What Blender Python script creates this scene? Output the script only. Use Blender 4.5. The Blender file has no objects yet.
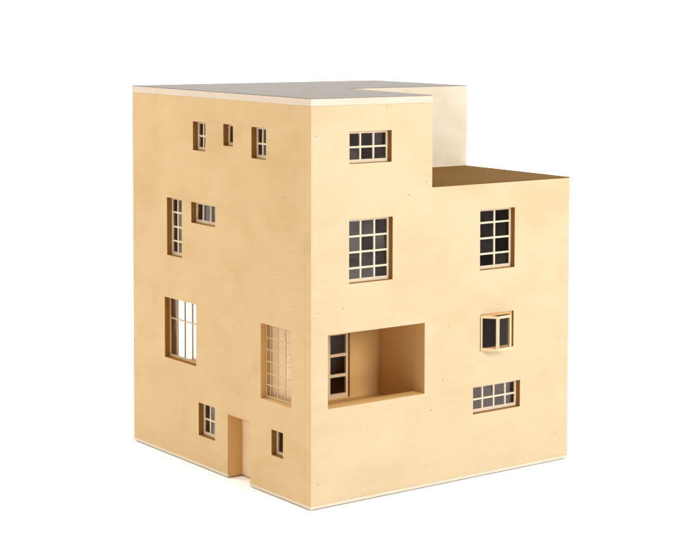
import bpy, bmesh, math, random
from mathutils import Vector, Matrix

random.seed(4)
S = 0.62                      # real height of the model in metres; all sizes below are fractions of it
A, B = 0.8678, 0.8530         # depth of the left side, width of the front
B1, NY = 0.3753, 0.4305       # where the set-back terrace begins, how deep it is
XI = 0.4183                   # the wing's side wall runs very slightly out of square
TZ = 0.7678                   # terrace level
T = 0.0273                    # thickness of the plywood
ZT, ZB = 0.9815, 0.0078       # top and bottom of the plywood walls

scene = bpy.context.scene
col = scene.collection


def warp(x, y, z):            # the old model is a few millimetres out of level
    return Vector((x, y, z + z * (0.00089 - 0.00382 * x + 0.00268 * y))) * S


# ------------------------------------------------------------------ materials
def new_mat(name):
    m = bpy.data.materials.new(name)
    m.use_nodes = True
    nt = m.node_tree
    b = nt.nodes['Principled BSDF']
    return m, nt, b


def ramp(nt, fac, stops):
    r = nt.nodes.new('ShaderNodeValToRGB')
    e = r.color_ramp.elements
    e[0].position, e[0].color = stops[0][0], (*stops[0][1], 1)
    e[1].position, e[1].color = stops[-1][0], (*stops[-1][1], 1)
    for p, c in stops[1:-1]:
        n = e.new(p)
        n.color = (*c, 1)
    nt.links.new(fac, r.inputs[0])
    return r.outputs[0]


def noise(nt, vec, scale, detail=4, rough=0.55, stretch=None, dist=0.0):
    n = nt.nodes.new('ShaderNodeTexNoise')
    n.inputs['Scale'].default_value = scale
    n.inputs['Detail'].default_value = detail
    n.inputs['Roughness'].default_value = rough
    n.inputs['Distortion'].default_value = dist
    mp = nt.nodes.new('ShaderNodeMapping')
    if stretch:
        mp.inputs['Scale'].default_value = stretch
    mp.inputs['Location'].default_value = (random.uniform(-9, 9), random.uniform(-9, 9), random.uniform(-9, 9))
    nt.links.new(vec, mp.inputs['Vector'])
    nt.links.new(mp.outputs[0], n.inputs['Vector'])
    return n.outputs['Fac']


def mix(nt, fac, a, b, mode='MIX'):
    m = nt.nodes.new('ShaderNodeMix')
    m.data_type = 'RGBA'
    m.blend_type = mode
    if isinstance(fac, float):
        m.inputs[0].default_value = fac
    else:
        nt.links.new(fac, m.inputs[0])
    for s, v in ((m.inputs[6], a), (m.inputs[7], b)):
        if isinstance(v, tuple):
            s.default_value = (*v, 1)
        else:
            nt.links.new(v, s)
    return m.outputs[2]


def wood(name, base, grain=(6, 6, 90), amount=1.0, rough=0.5, mottled=1.0, bump=0.12, spots=True, spec=0.3):
    m, nt, b = new_mat(name)
    tc = nt.nodes.new('ShaderNodeTexCoord').outputs['Object']
    def k(f, w=(1, 1, 1)):
        return tuple(min(1, base[i] * (1 + (f - 1) * w[i])) for i in range(3))
    blot = noise(nt, tc, 9, 5, 0.6, (1, 1, 1.5), 0.6)
    c1 = ramp(nt, blot, [(0.3, k(1 - 0.09 * mottled, (.6, 1, 1.7))), (0.5, base), (0.72, k(1 + 0.05 * mottled, (.6, 1, 1.8)))])
    fine = noise(nt, tc, 4, 7, 0.7, grain, 0.25)
    g = ramp(nt, fine, [(0.28, (1 - .045 * amount, 1 - .06 * amount, 1 - .09 * amount)), (0.55, (1, 1, 1)), (0.8, (1.0, 1.0, 1.0))])
    c2 = mix(nt, 1.0, c1, g, 'MULTIPLY')
    # dull rubbed stains with edges of their own
    st = noise(nt, tc, 4.3, 6, 0.62, (1.2, 1.2, 2.6), 1.2)
    sr = ramp(nt, st, [(0.55, (0, 0, 0)), (0.70, (.45 * mottled,) * 3)])
    c3 = mix(nt, sr, c2, k(0.86, (.7, 1, 1.5)))
    out = c3
    if spots:
        v = nt.nodes.new('ShaderNodeTexVoronoi')
        v.inputs['Scale'].default_value = 26
        nt.links.new(tc, v.inputs['Vector'])
        vr = ramp(nt, v.outputs['Distance'], [(0.035, (.5, .5, .5)), (0.06, (0, 0, 0))])
        sel = ramp(nt, v.outputs['Color'], [(0.80, (0, 0, 0)), (0.82, (1, 1, 1))])
        f = mix(nt, 1.0, vr, sel, 'MULTIPLY')
        out = mix(nt, f, c3, k(0.55))
    nt.links.new(out, b.inputs['Base Color'])
    rr = ramp(nt, blot, [(0.3, (rough - .08,) * 3), (0.7, (rough + .1,) * 3)])
    nt.links.new(rr, b.inputs['Roughness'])
    b.inputs['Specular IOR Level'].default_value = spec
    bp = nt.nodes.new('ShaderNodeBump')
    bp.inputs['Strength'].default_value = bump
    bp.inputs['Distance'].default_value = 0.001
    nt.links.new(fine, bp.inputs['Height'])
    nt.links.new(bp.outputs[0], b.inputs['Normal'])
    return m


PLY = (0.578, 0.449, 0.280)
M = {}
M['ply_front'] = wood('front_plywood', PLY, mottled=.85)
M['ply_side'] = wood('side_plywood', (0.595, 0.413, 0.207), mottled=1.15)
M['ply_lining'] = wood('lining_plywood', (0.62, 0.385, 0.155), spec=.08, mottled=.6, spots=False)
M['edge'] = wood('shaded_end_grain', (0.30, 0.140, 0.030), grain=(30, 30, 120), mottled=.6, spec=.05, spots=False)  # end grain with the shade of the reveals put into its colour
M['door'] = wood('door_board', (0.84, 0.66, 0.45), mottled=.4, spots=False)
M['cream'] = wood('cream_edge_paint', (0.63, 0.525, 0.43), amount=.35, mottled=.5, spots=False)
M['white'] = wood('cream_wall_paint', (0.64, 0.56, 0.435), amount=.3, mottled=1.0, spots=False)
M['base'] = wood('base_edge_paint', (0.66, 0.57, 0.445), amount=.3, mottled=.4, spots=False)
M['frame'] = wood('window_paint', (0.72, 0.60, 0.44), amount=.3, mottled=.3, spots=False)
M['barewood'] = wood('bare_window_wood', (0.66, 0.50, 0.31), amount=.5, mottled=.4, spots=False)
M['roof'] = wood('grey_roof_card', (0.255, 0.236, 0.216), grain=(40, 6, 40), amount=.7, mottled=1.2, rough=.8, spec=.12, spots=False)
M['terrace'] = wood('brown_terrace_board', (0.150, 0.074, 0.015), grain=(6, 60, 60), amount=1.2, mottled=1.6, rough=.8, spec=.05, spots=False)
M['inner'] = wood('darkened_inside', (0.11, 0.055, 0.032), mottled=.5, spots=False)  # plain wood inside, the gloom of the rooms put into its colour

m, nt, b = new_mat('nail_metal')
b.inputs['Base Color'].default_value = (0.36, 0.29, 0.21, 1)
b.inputs['Metallic'].default_value = 0.6
b.inputs['Roughness'].default_value = 0.5
M['nail'] = m

# thin acetate panes: mostly see-through, slightly smoky, with a real surface reflection
m, nt, b = new_mat('acetate_pane')
nt.nodes.remove(b)
out = nt.nodes['Material Output']
tr = nt.nodes.new('ShaderNodeBsdfTransparent')
tr.inputs[0].default_value = (0.93, 0.915, 0.92, 1)
gl = nt.nodes.new('ShaderNodeBsdfGlossy')
gl.inputs['Roughness'].default_value = 0.2
gl.inputs['Color'].default_value = (1.0, 0.90, 0.86, 1)
lw = nt.nodes.new('ShaderNodeLayerWeight')
lw.inputs['Blend'].default_value = 0.5
pw = nt.nodes.new('ShaderNodeMath')
pw.operation = 'POWER'
pw.inputs[1].default_value = 3.0
nt.links.new(lw.outputs['Facing'], pw.inputs[0])
fr = nt.nodes.new('ShaderNodeMath')
fr.operation = 'MULTIPLY_ADD'
fr.inputs[1].default_value = 0.40
fr.inputs[2].default_value = 0.045
nt.links.new(pw.outputs[0], fr.inputs[0])
tc = nt.nodes.new('ShaderNodeTexCoord').outputs['Object']
bp = nt.nodes.new('ShaderNodeBump')
bp.inputs['Strength'].default_value = 0.6
bp.inputs['Distance'].default_value = 0.002
nt.links.new(noise(nt, tc, 26, 2, 0.5), bp.inputs['Height'])
nt.links.new(bp.outputs[0], gl.inputs['Normal'])
ms = nt.nodes.new('ShaderNodeMixShader')
nt.links.new(fr.outputs[0], ms.inputs[0])
nt.links.new(tr.outputs[0], ms.inputs[1])
nt.links.new(gl.outputs[0], ms.inputs[2])
nt.links.new(ms.outputs[0], out.inputs['Surface'])
M['pane'] = m
c = m.copy()
c.name = 'clear_acetate_pane'
for n in c.node_tree.nodes:
    if n.type == 'MATH' and n.operation == 'MULTIPLY_ADD':
        n.inputs[1].default_value = 0.22
        n.inputs[2].default_value = 0.010
M['clear_pane'] = c

m, nt, b = new_mat('white_paper')
tc = nt.nodes.new('ShaderNodeTexCoord').outputs['Object']
nt.links.new(ramp(nt, noise(nt, tc, 3, 3), [(0.3, (0.95, 0.95, 0.95)), (0.7, (0.965, 0.965, 0.965))]), b.inputs['Base Color'])
b.inputs['Roughness'].default_value = 0.9
b.inputs['Specular IOR Level'].default_value = 0.1
M['paper'] = m


# ------------------------------------------------------------------ mesh tools
def link(name, bm, mat, parent=None, bevel=0.0, label=None, warped=True):
    if warped:
        for v in bm.verts:
            v.co = warp(*v.co)
    bmesh.ops.recalc_face_normals(bm, faces=bm.faces)
    me = bpy.data.meshes.new(name)
    bm.to_mesh(me)
    bm.free()
    me.materials.append(mat)
    o = bpy.data.objects.new(name, me)
    col.objects.link(o)
    o.parent = parent
    if label:
        o['label'] = label
    if bevel:
        md = o.modifiers.new('soft edges', 'BEVEL')
        md.width = bevel * S
        md.segments = 2
        md.limit_method = 'ANGLE'
        md.angle_limit = math.radians(40)
    return o


def box(bm, x0, x1, y0, y1, z0, z1):
    v = [bm.verts.new((x, y, z)) for z in (z0, z1) for y in (y0, y1) for x in (x0, x1)]
    for f in ((0, 1, 3, 2), (4, 6, 7, 5), (0, 4, 5, 1), (1, 5, 7, 3), (3, 7, 6, 2), (2, 6, 4, 0)):
        bm.faces.new([v[i] for i in f])


def prism(bm, pts, z0, z1):
    lo = [bm.verts.new((x, y, z0)) for x, y in pts]
    hi = [bm.verts.new((x, y, z1)) for x, y in pts]
    bm.faces.new(lo)
    bm.faces.new(hi)
    n = len(pts)
    for i in range(n):
        bm.faces.new((lo[i], lo[(i + 1) % n], hi[(i + 1) % n], hi[i]))


def slab(bm, plane, u0, u1, v0, v1, w0, w1, holes):
    """board standing in a plane ('x' = constant x, u runs along y; 'y' = constant y, u runs along x;
    'z' = lying, u along x, v along y) with rectangular holes cut right through, as one closed skin"""
    us = sorted({u0, u1, *[h[0] for h in holes], *[h[1] for h in holes]})
    vs = sorted({v0, v1, *[h[2] for h in holes], *[h[3] for h in holes]})
    us = [u for u in us if u0 <= u <= u1]
    vs = [v for v in vs if v0 <= v <= v1]
    def solid(i, j):
        if i < 0 or j < 0 or i >= len(us) - 1 or j >= len(vs) - 1:
            return False
        u, v = (us[i] + us[i + 1]) / 2, (vs[j] + vs[j + 1]) / 2
        return not any(h[0] < u < h[1] and h[2] < v < h[3] for h in holes)
    cache = {}
    def V(i, j, w):
        k = (i, j, w)
        if k not in cache:
            u, v = us[i], vs[j]
            co = {'x': (w, u, v), 'y': (u, w, v), 'z': (u, v, w)}[plane]
            cache[k] = bm.verts.new(co)
        return cache[k]
    for i in range(len(us) - 1):
        for j in range(len(vs) - 1):
            if not solid(i, j):
                continue
            for w in (w0, w1):
                bm.faces.new((V(i, j, w), V(i + 1, j, w), V(i + 1, j + 1, w), V(i, j + 1, w)))
            for di, dj, a, c in ((-1, 0, (i, j), (i, j + 1)), (1, 0, (i + 1, j), (i + 1, j + 1)),
                                 (0, -1, (i, j), (i + 1, j)), (0, 1, (i, j + 1), (i + 1, j + 1))):
                if not solid(i + di, j + dj):
                    bm.faces.new((V(*a, w0), V(*c, w0), V(*c, w1), V(*a, w1)))


# ------------------------------------------------------------------ the model house
house = bpy.data.objects.new('model_house', None)
col.objects.link(house)
house['label'] = 'yellow plywood architectural model of a flat-roofed cubic house with scattered small windows'
house['category'] = 'model house'

# front openings: x0, x1, z0, z1
F1 = (0.1149, 0.2447, 0.8375, 0.9160)
F2 = (0.1142, 0.2489, 0.5428, 0.7002)
F3 = (0.5362, 0.6558, 0.5403, 0.6984)
F4 = (0.5382, 0.6538, 0.3295, 0.4243)
F5 = (0.5154, 0.6785, 0.1650, 0.2360)
LOG = (0.0507, 0.3531, 0.2410, 0.4225)
# left openings: y0, y1, z0, z1
L1 = (0.4805, 0.5433, 0.8408, 0.9168)
L2 = (0.3470, 0.3929, 0.8622, 0.9182)
L3 = (0.1946, 0.2608, 0.8389, 0.9180)
L4 = (0.6022, 0.6802, 0.5464, 0.7037)
L5 = (0.4337, 0.5534, 0.6467, 0.7024)
L6 = (0.5305, 0.6940, 0.2645, 0.4300)
L7 = (0.0842, 0.2196, 0.2352, 0.4266)
L8 = (0.4377, 0.5188, 0.0823, 0.1703)
L9 = (0.1202, 0.1713, 0.1007, 0.1655)
DOOR = (0.2696, 0.3739, -1.0, 0.1663)

def shade_cut_edges(o, plane):
    # the saw-cut edges inside the openings are end grain darkened to carry recess shade
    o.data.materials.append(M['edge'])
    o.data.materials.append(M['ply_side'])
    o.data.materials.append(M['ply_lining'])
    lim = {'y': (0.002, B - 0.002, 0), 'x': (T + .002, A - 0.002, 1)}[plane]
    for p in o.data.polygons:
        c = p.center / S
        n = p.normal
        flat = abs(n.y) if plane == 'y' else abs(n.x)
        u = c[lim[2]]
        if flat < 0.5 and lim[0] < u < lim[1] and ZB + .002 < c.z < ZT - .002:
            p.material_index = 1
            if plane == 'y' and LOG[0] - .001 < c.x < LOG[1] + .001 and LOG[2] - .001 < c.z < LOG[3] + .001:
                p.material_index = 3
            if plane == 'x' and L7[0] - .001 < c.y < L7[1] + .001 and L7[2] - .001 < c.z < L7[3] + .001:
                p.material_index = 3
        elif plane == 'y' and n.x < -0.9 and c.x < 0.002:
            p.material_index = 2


bm = bmesh.new()
slab(bm, 'y', 0, B, ZB, ZT, 0, T, [F1, F2, F3, F4, F5, LOG, (B1, B + 1, TZ - 0.0016, 2)])
shade_cut_edges(link('front_wall', bm, M['ply_front'], house, 0.0009), 'y')
bm = bmesh.new()
slab(bm, 'x', T, A, ZB, ZT, 0, T, [L1, L2, L3, L4, L5, L6, L7, L8, L9, DOOR])
shade_cut_edges(link('side_wall', bm, M['ply_side'], house, 0.0007), 'x')
bm = bmesh.new()
slab(bm, 'y', T, B, ZB, ZT, A - T, A, [(0.129, 0.36, 0.210, 0.44)])
link('rear_wall', bm, M['ply_front'], house, 0.0009)
bm = bmesh.new()
slab(bm, 'x', T, A - T, ZB, ZT, B - T, B, [(0, NY + T, TZ - 0.0016, 2)])
link('side_wall', bm, M['ply_side'], house, 0.0009)

# set-back walls over the terrace
bm = bmesh.new()
box(bm, XI + 0.0009, B + .0009, NY - .0013, NY - .0001, TZ - 0.0012, 0.9979)
box(bm, XI - 0.002, B, NY, NY + T, TZ - 0.0012, ZT)
link('terrace_wall', bm, M['white'], house, 0.0009, label='cream painted wall standing behind the terrace')
bm = bmesh.new()
prism(bm, [(B1 - T, T), (B1, T), (XI - 0.0025, NY + T), (XI - T, NY + T)], TZ - 0.0012, ZT)
link('terrace_wall', bm, M['white'], house, 0.0009)
bm = bmesh.new()
prism(bm, [(B1 + 0.0004, 0.0), (B, 0.0), (B, NY - 0.0016), (XI - 0.001, NY - 0.0016), (B1 + 0.0022, T)], TZ - 0.0016, TZ + 0.0008)
link('terrace_floor', bm, M['terrace'], house, 0.0004)

# roof: a cream edged board with grey card laid on it
E_ = 0.0007
outline = [(-E_, -E_), (B1 + E_, -E_), (XI + E_, NY - E_), (B + E_, NY - E_), (B + E_, A + E_), (-E_, A + E_)]
bm = bmesh.new()
prism(bm, outline, ZT, 0.9982)
rb = link('roof', bm, M['cream'], house, 0.0007)
rb.data.materials.append(M['white'])
for p in rb.data.polygons:
    if p.normal.y < -0.9 and p.center.x > B1 * S:
        p.material_index = 1
bm = bmesh.new()
prism(bm, [(0.0008, 0.0008), (B1 - .001, 0.0008), (XI - .001, NY + .0008), (B - .001, NY + .0008), (B - .001, A - .001), (0.0008, A - .001)], 0.9982, 1.0004)
link('roof_covering', bm, M['roof'], rb, 0.0004)

# base strip
bm = bmesh.new()
slab(bm, 'z', -E_, B + E_, -E_, A + E_, 0.0006, ZB, [(-1, 0.047, DOOR[0], DOOR[1])])
link('base', bm, M['base'], house, 0.0006)

# entrance recess
D = 0.043
bm = bmesh.new()
box(bm, 0.0012, D, DOOR[1] - 0.0018, DOOR[1] + 0.004 - 0.0045, 0.0007, DOOR[3] - 0.0002)
box(bm, 0.0012, D, DOOR[0] + 0.0005, DOOR[0] + 0.0018, 0.0007, DOOR[3] - 0.0002)
box(bm, 0.0012, D, DOOR[0] + 0.0018, DOOR[1] - 0.0018, DOOR[3] - 0.002, DOOR[3] - 0.0004)
box(bm, T + .0004, D, DOOR[1], DOOR[1] + 0.01, ZB + .0004, DOOR[3] + .01)
box(bm, T + .0004, D, DOOR[0] - .01, DOOR[0], ZB + .0004, DOOR[3] + .01)
box(bm, T + .0004, D, DOOR[0], DOOR[1], DOOR[3], DOOR[3] + .01)
link('door_lining', bm, M['ply_lining'], house)
bm = bmesh.new()
box(bm, D, D + 0.0035, DOOR[0] + .0006, DOOR[1] - .0006, 0.0009, DOOR[3] - .0006)
link('door', bm, M['door'], house, 0.0005)


# windows
def window(plane, o, ubars, vbars, mat='frame', bar=0.0048, stile=0.0058, sill=0.0085, glass=True,
           w0=0.0152, w1=0.0196, top=None, label=None, name='window', parent=None, ext=0.0, pane='pane'):
    u0, u1, v0, v1 = o
    ubars, vbars = sorted(ubars), sorted(vbars)
    u = [u0 + stile] + [b for b in ubars] + [u1 - stile]
    v = [v0 + sill] + [b for b in vbars] + [v1 - (top or stile)]
    holes = []
    for i in range(len(u) - 1):
        for j in range(len(v) - 1):
            a0 = u[i] + (bar / 2 if i else 0); a1 = u[i + 1] - (bar / 2 if i < len(u) - 2 else 0)
            b0 = v[j] + (bar / 2 if j else 0); b1 = v[j + 1] - (bar / 2 if j < len(v) - 2 else 0)
            j_ = lambda: random.uniform(-.00035, .00035)
            holes.append((a0, a1, b0, b1))
    bm = bmesh.new()
    g = 0.0002
    slab(bm, plane, u0 + g, u1 - g, v0 + g, v1 - g, w0, w1, holes)
    f = link(name, bm, M[mat], parent or house, 0.0005, label=label)
    if glass:
        for h in holes:
            bm = bmesh.new()
            wm = (w0 + w1) / 2 + random.uniform(-.0004, .0004)
            c = [(h[0] - .0004, h[2] - .0004), (h[1] + .0004, h[2] - .0004), (h[1] + .0004, h[3] + .0004), (h[0] - .0004, h[3] + .0004)]
            vs_ = []
            tl = [random.uniform(-.0010, .0010) for _ in range(2)]
            off = [tl[0] + tl[1], -tl[0] + tl[1], -tl[0] - tl[1], tl[0] - tl[1]]
            for ww in (wm, wm + 0.0008):
                vs_.append([bm.verts.new((a, ww + t, b) if plane == 'y' else (ww + t, a, b)) for (a, b), t in zip(c, off)])
            bm.faces.new(vs_[0]); bm.faces.new(vs_[1][::-1])
            for i in range(4):
                bm.faces.new((vs_[0][i], vs_[0][(i + 1) % 4], vs_[1][(i + 1) % 4], vs_[1][i]))
            link('pane', bm, M[pane], f)
    return f


window('y', F1, (0.1590, 0.1997), (0.8768,))
window('y', F2, (0.1605, 0.2033), (0.6565, 0.6172, 0.5780))
window('y', F3, (0.5985,), (0.6618, 0.6209, 0.5800), pane='clear_pane')
window('y', F5, (0.5605, 0.6000, 0.6395), (0.1995,))
window('x', L1, (0.5147,), (0.8785,), bar=.0048)
window('x', L2, (), ())
window('x', L3, (0.2325,), (0.8760,), bar=.0048)
window('x', L4, (0.6480,), (0.6632, 0.6237, 0.5851), bar=.0048)
window('x', L5, (0.5175, 0.4800), ())
window('x', L6, (0.6545, 0.6155, 0.5770), (0.3716,), mat='ply_side', bar=.0030, stile=.0035, sill=.007,
       label='large window of thin bare bars with daylight showing through')
window('x', L7, (0.1995, 0.1667, 0.1330, 0.1010), (0.3890, 0.3590, 0.3285, 0.2983, 0.2693), mat='ply_side', bar=.0032, stile=.004,
       sill=.007, w0=.0155, w1=.018, glass=False, label='tall many-barred window in front of a light wall')
window('x', L8, (0.4850,), (0.1260,), bar=.0048)
window('x', L9, (), (), sill=.008)


# the folding window that stands open
def sash(p0, p1, z0, z1, parent, glass=True):
    """one glazed leaf between two plan points"""
    p0, p1 = Vector(p0), Vector(p1)
    L = (p1 - p0).length
    d = (p1 - p0) / L
    n = Vector((-d.y, d.x))
    bm = bmesh.new()
    slab(bm, 'y', 0, L, z0, z1, 0, 0.0052, [(0.0044, L - 0.0050, z0 + 0.0076, z1 - 0.0062)])
    for v in bm.verts:
        q = p0 + d * v.co.x + n * v.co.y
        v.co = (q.x, q.y, v.co.z)
    s = link('sash', bm, M['barewood'], parent, 0.0005)
    bm = bmesh.new()
    box(bm, 0.0040, L - 0.0046, 0.0022, 0.003, z0 + 0.0072, z1 - 0.0058)
    for v in bm.verts:
        q = p0 + d * v.co.x + n * v.co.y
        v.co = (q.x, q.y, v.co.z)
    link('pane', bm, M['clear_pane'], s)
    return s


bm = bmesh.new()
slab(bm, 'y', F4[0] + .0002, F4[1] - .0002, F4[2] + .0002, F4[3] - .0002, 0.0060, 0.0140,
     [(F4[0] + .0035, F4[1] - .0070, F4[2] + .0025, F4[3] - .0085)])
fw = link('window', bm, M['ply_lining'], house, 0.0005, label='window with its two leaves folded outward')
sash((0.5386, -0.0012), (0.5685, -0.0350), 0.3295, 0.4215, fw)
sash((0.5695, -0.0355), (0.6180, -0.0315), 0.3295, 0.4210, fw)

# loggia
LX0, LX1, LY, LF, LC = 0.052, 0.3536, 0.1901, 0.2080, 0.4265
bm = bmesh.new()
slab(bm, 'y', LX0 - 0.0115, LX1 + .012, LF - .012, LC + .012, T + .0003, 0.0445, [(LOG[0] + .0008, LOG[1] - .0004, LOG[2] - .0006, LOG[3])])
link('loggia_parapet', bm, M['ply_lining'], house, 0.0006)
bm = bmesh.new()
GD = (0.125, 0.2512, LF + .0035, 0.388)
slab(bm, 'y', LX0, LX1, LF, LC, LY, LY + 0.012, [(GD[0], GD[1] + .0062, GD[2], GD[3])])
link('loggia_back_wall', bm, M['ply_lining'], house)
bm = bmesh.new()
box(bm, LX1 + .0003, LX1 + .012, 0.0448, LY + .012, LF, LC)
link('loggia_side_wall', bm, M['ply_lining'], house)
bm = bmesh.new()
box(bm, LX0 - .020, LX0 - .012, T + .001, 0.262, LF, LC + .014)
link('stair_wall', bm, M['door'], house)
bm = bmesh.new()
box(bm, LX0 - .012, LX1 + .012, 0.0448, LY + .012, LF - .012, LF - .0003)
link('loggia_floor', bm, M['ply_lining'], house)
bm = bmesh.new()
box(bm, LX0, LX1, 0.0448, LY + .012, LC + .0003, LC + .012)
link('loggia_ceiling', bm, M['ply_lining'], house)
window('y', GD, (0.1905,), (0.2712, 0.3242), sill=.0125, stile=.0072, bar=.0078, top=.0115, mat='barewood', w0=LY - .0012, w1=LY + .006, name='glazed_door', pane='clear_pane')

# inside floors and cross walls, added to keep the rooms dark
I0, J0 = T + .0004, A - T - .0004
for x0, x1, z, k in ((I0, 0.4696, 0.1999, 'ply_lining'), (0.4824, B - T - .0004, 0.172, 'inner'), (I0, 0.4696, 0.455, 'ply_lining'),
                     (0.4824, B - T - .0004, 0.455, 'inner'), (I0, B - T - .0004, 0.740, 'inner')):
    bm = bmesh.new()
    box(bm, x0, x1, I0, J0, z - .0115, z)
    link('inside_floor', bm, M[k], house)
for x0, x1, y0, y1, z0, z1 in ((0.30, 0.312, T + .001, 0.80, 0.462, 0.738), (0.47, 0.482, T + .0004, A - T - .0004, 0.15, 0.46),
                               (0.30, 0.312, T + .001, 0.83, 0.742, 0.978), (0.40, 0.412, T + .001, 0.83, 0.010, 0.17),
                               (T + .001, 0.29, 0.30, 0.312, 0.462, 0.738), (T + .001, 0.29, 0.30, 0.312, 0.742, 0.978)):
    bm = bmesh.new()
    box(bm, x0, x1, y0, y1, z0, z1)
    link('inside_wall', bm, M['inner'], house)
bm = bmesh.new()
box(bm, T + .001, 0.46, 0.44, 0.452, 0.202, 0.44)
link('inside_wall', bm, M['barewood'], house)

# brads
def nail(x, y, z, ax):
    bm = bmesh.new()
    bmesh.ops.create_uvsphere(bm, u_segments=10, v_segments=6, radius=0.0024)
    for v in bm.verts:
        v.co[ax] *= 0.22
        v.co += Vector((x, y, z))
    link('nail_head', bm, M['nail'], house)

for x, z in ((0.015, 0.9093), (0.3561, 0.7813), (0.3002, 0.7515), (0.229, 0.9755), (0.0207, 0.4797), (0.0951, 0.484),
             (0.412, 0.2684), (0.3745, 0.1958), (0.8065, 0.0752), (0.0210, 0.0600)):
    nail(x, 0, z, 1)
for y, z in ((0.0747, 0.4866), (0.0905, 0.9745), (0.1153, 0.7531), (0.3268, 0.2301)):
    nail(0, y, z, 0)

# ------------------------------------------------------------------ white paper sweep
bm = bmesh.new()
prof = [(-5.0, 0.0), (2.0, 0.0)]
R = 0.9
for i in range(1, 17):
    a = math.pi / 2 * i / 16
    prof.append((2.0 + R * math.sin(a), R - R * math.cos(a)))
prof.append((2.0 + R, 4.0))
# the sweep rises behind the house, square to the viewing direction
dv = Vector((0.5946, 0.8040))
lv = Vector((0.8040, -0.5946))
rows = []
for s, z in prof:
    row = []
    for w in (-9.0, -3.0, 0.0, 3.0, 9.0):
        q = dv * s + lv * w
        row.append(bm.verts.new((q.x, q.y, z - 0.0016)))
    rows.append(row)
for a, c in zip(rows, rows[1:]):
    for i in range(len(a) - 1):
        f = bm.faces.new((a[i], a[i + 1], c[i + 1], c[i]))
        f.smooth = True
gr = link('backdrop', bm, M['paper'], None, warped=False)
gr['kind'] = 'structure'

# ------------------------------------------------------------------ light: white studio, a big soft lamp to the right of the camera
w = bpy.data.worlds.new('World')
scene.world = w
w.use_nodes = True
bg = w.node_tree.nodes['Background']
bg.inputs[0].default_value = (1.0, 0.995, 0.985, 1)
bg.inputs[1].default_value = 0.28


def lamp(name, loc, target, size, power, color):
    d = bpy.data.lights.new(name, 'AREA')
    d.shape = 'RECTANGLE'
    d.size, d.size_y = size
    d.energy = power
    d.color = color
    o = bpy.data.objects.new(name, d)
    col.objects.link(o)
    o.location = loc
    o.rotation_euler = (Vector(target) - Vector(loc)).to_track_quat('-Z', 'Y').to_euler()
    o.visible_camera = True
    return o


cen = (0.26, 0.2, 0.3)
lamp('front_softbox', (0.62, -2.5, 1.3), cen, (1.0, 1.0), 59, (1, 0.99, 0.96))
lamp('side_softbox', (-2.3, 0.45, 1.3), cen, (0.9, 0.9), 16, (1, 0.84, 0.54))
lamp('overhead_fill', (-0.5, -0.3, 3.3), (-0.2, -0.1, 0), (2.8, 2.8), 76, (1, 1, 1))  # added fill from above, whitens the paper around the house
for sx in (-1, 1):
    q = dv * 1.3 + lv * 2.6 * sx
    t = dv * 2.6 + lv * 0.5 * sx
    lamp('backdrop_fill', (q.x, q.y, 2.3), (t.x, t.y, 0.4), (1.0, 1.6), 60, (1, 1, 1))  # added pair of fills that turn the sweep pure white

# ------------------------------------------------------------------ camera
cd = bpy.data.cameras.new('camera')
cam = bpy.data.objects.new('camera', cd)
col.objects.link(cam)
r = Vector((0.8040927194977473, -0.5945010657346045, 0.0018388287403500146))
u = Vector((0.03382143862320028, 0.04883280438528633, 0.9982341746831379))
f = Vector((0.5935410758660045, 0.8026106403831734, -0.05937298378503649))
mt = Matrix((r, u, -f)).transposed().to_4x4()
mt.translation = Vector((-2.3851643501290334, -3.382061707485687, 1.1997050765833865)) * S
cam.matrix_world = mt
cd.sensor_fit = 'HORIZONTAL'
cd.sensor_width = 36
cd.lens = 1730.1943 * 36 / 700
cd.shift_y = -(274.5 - 118.379) / 700
cd.clip_start = 0.05
cd.clip_end = 100
scene.camera = cam

scene.render.engine = 'CYCLES'
scene.cycles.max_bounces = 10
scene.cycles.diffuse_bounces = 6
scene.cycles.transparent_max_bounces = 16
scene.view_settings.view_transform = 'Standard'
scene.view_settings.look = 'None'
scene.view_settings.exposure = 0
scene.view_settings.gamma = 1
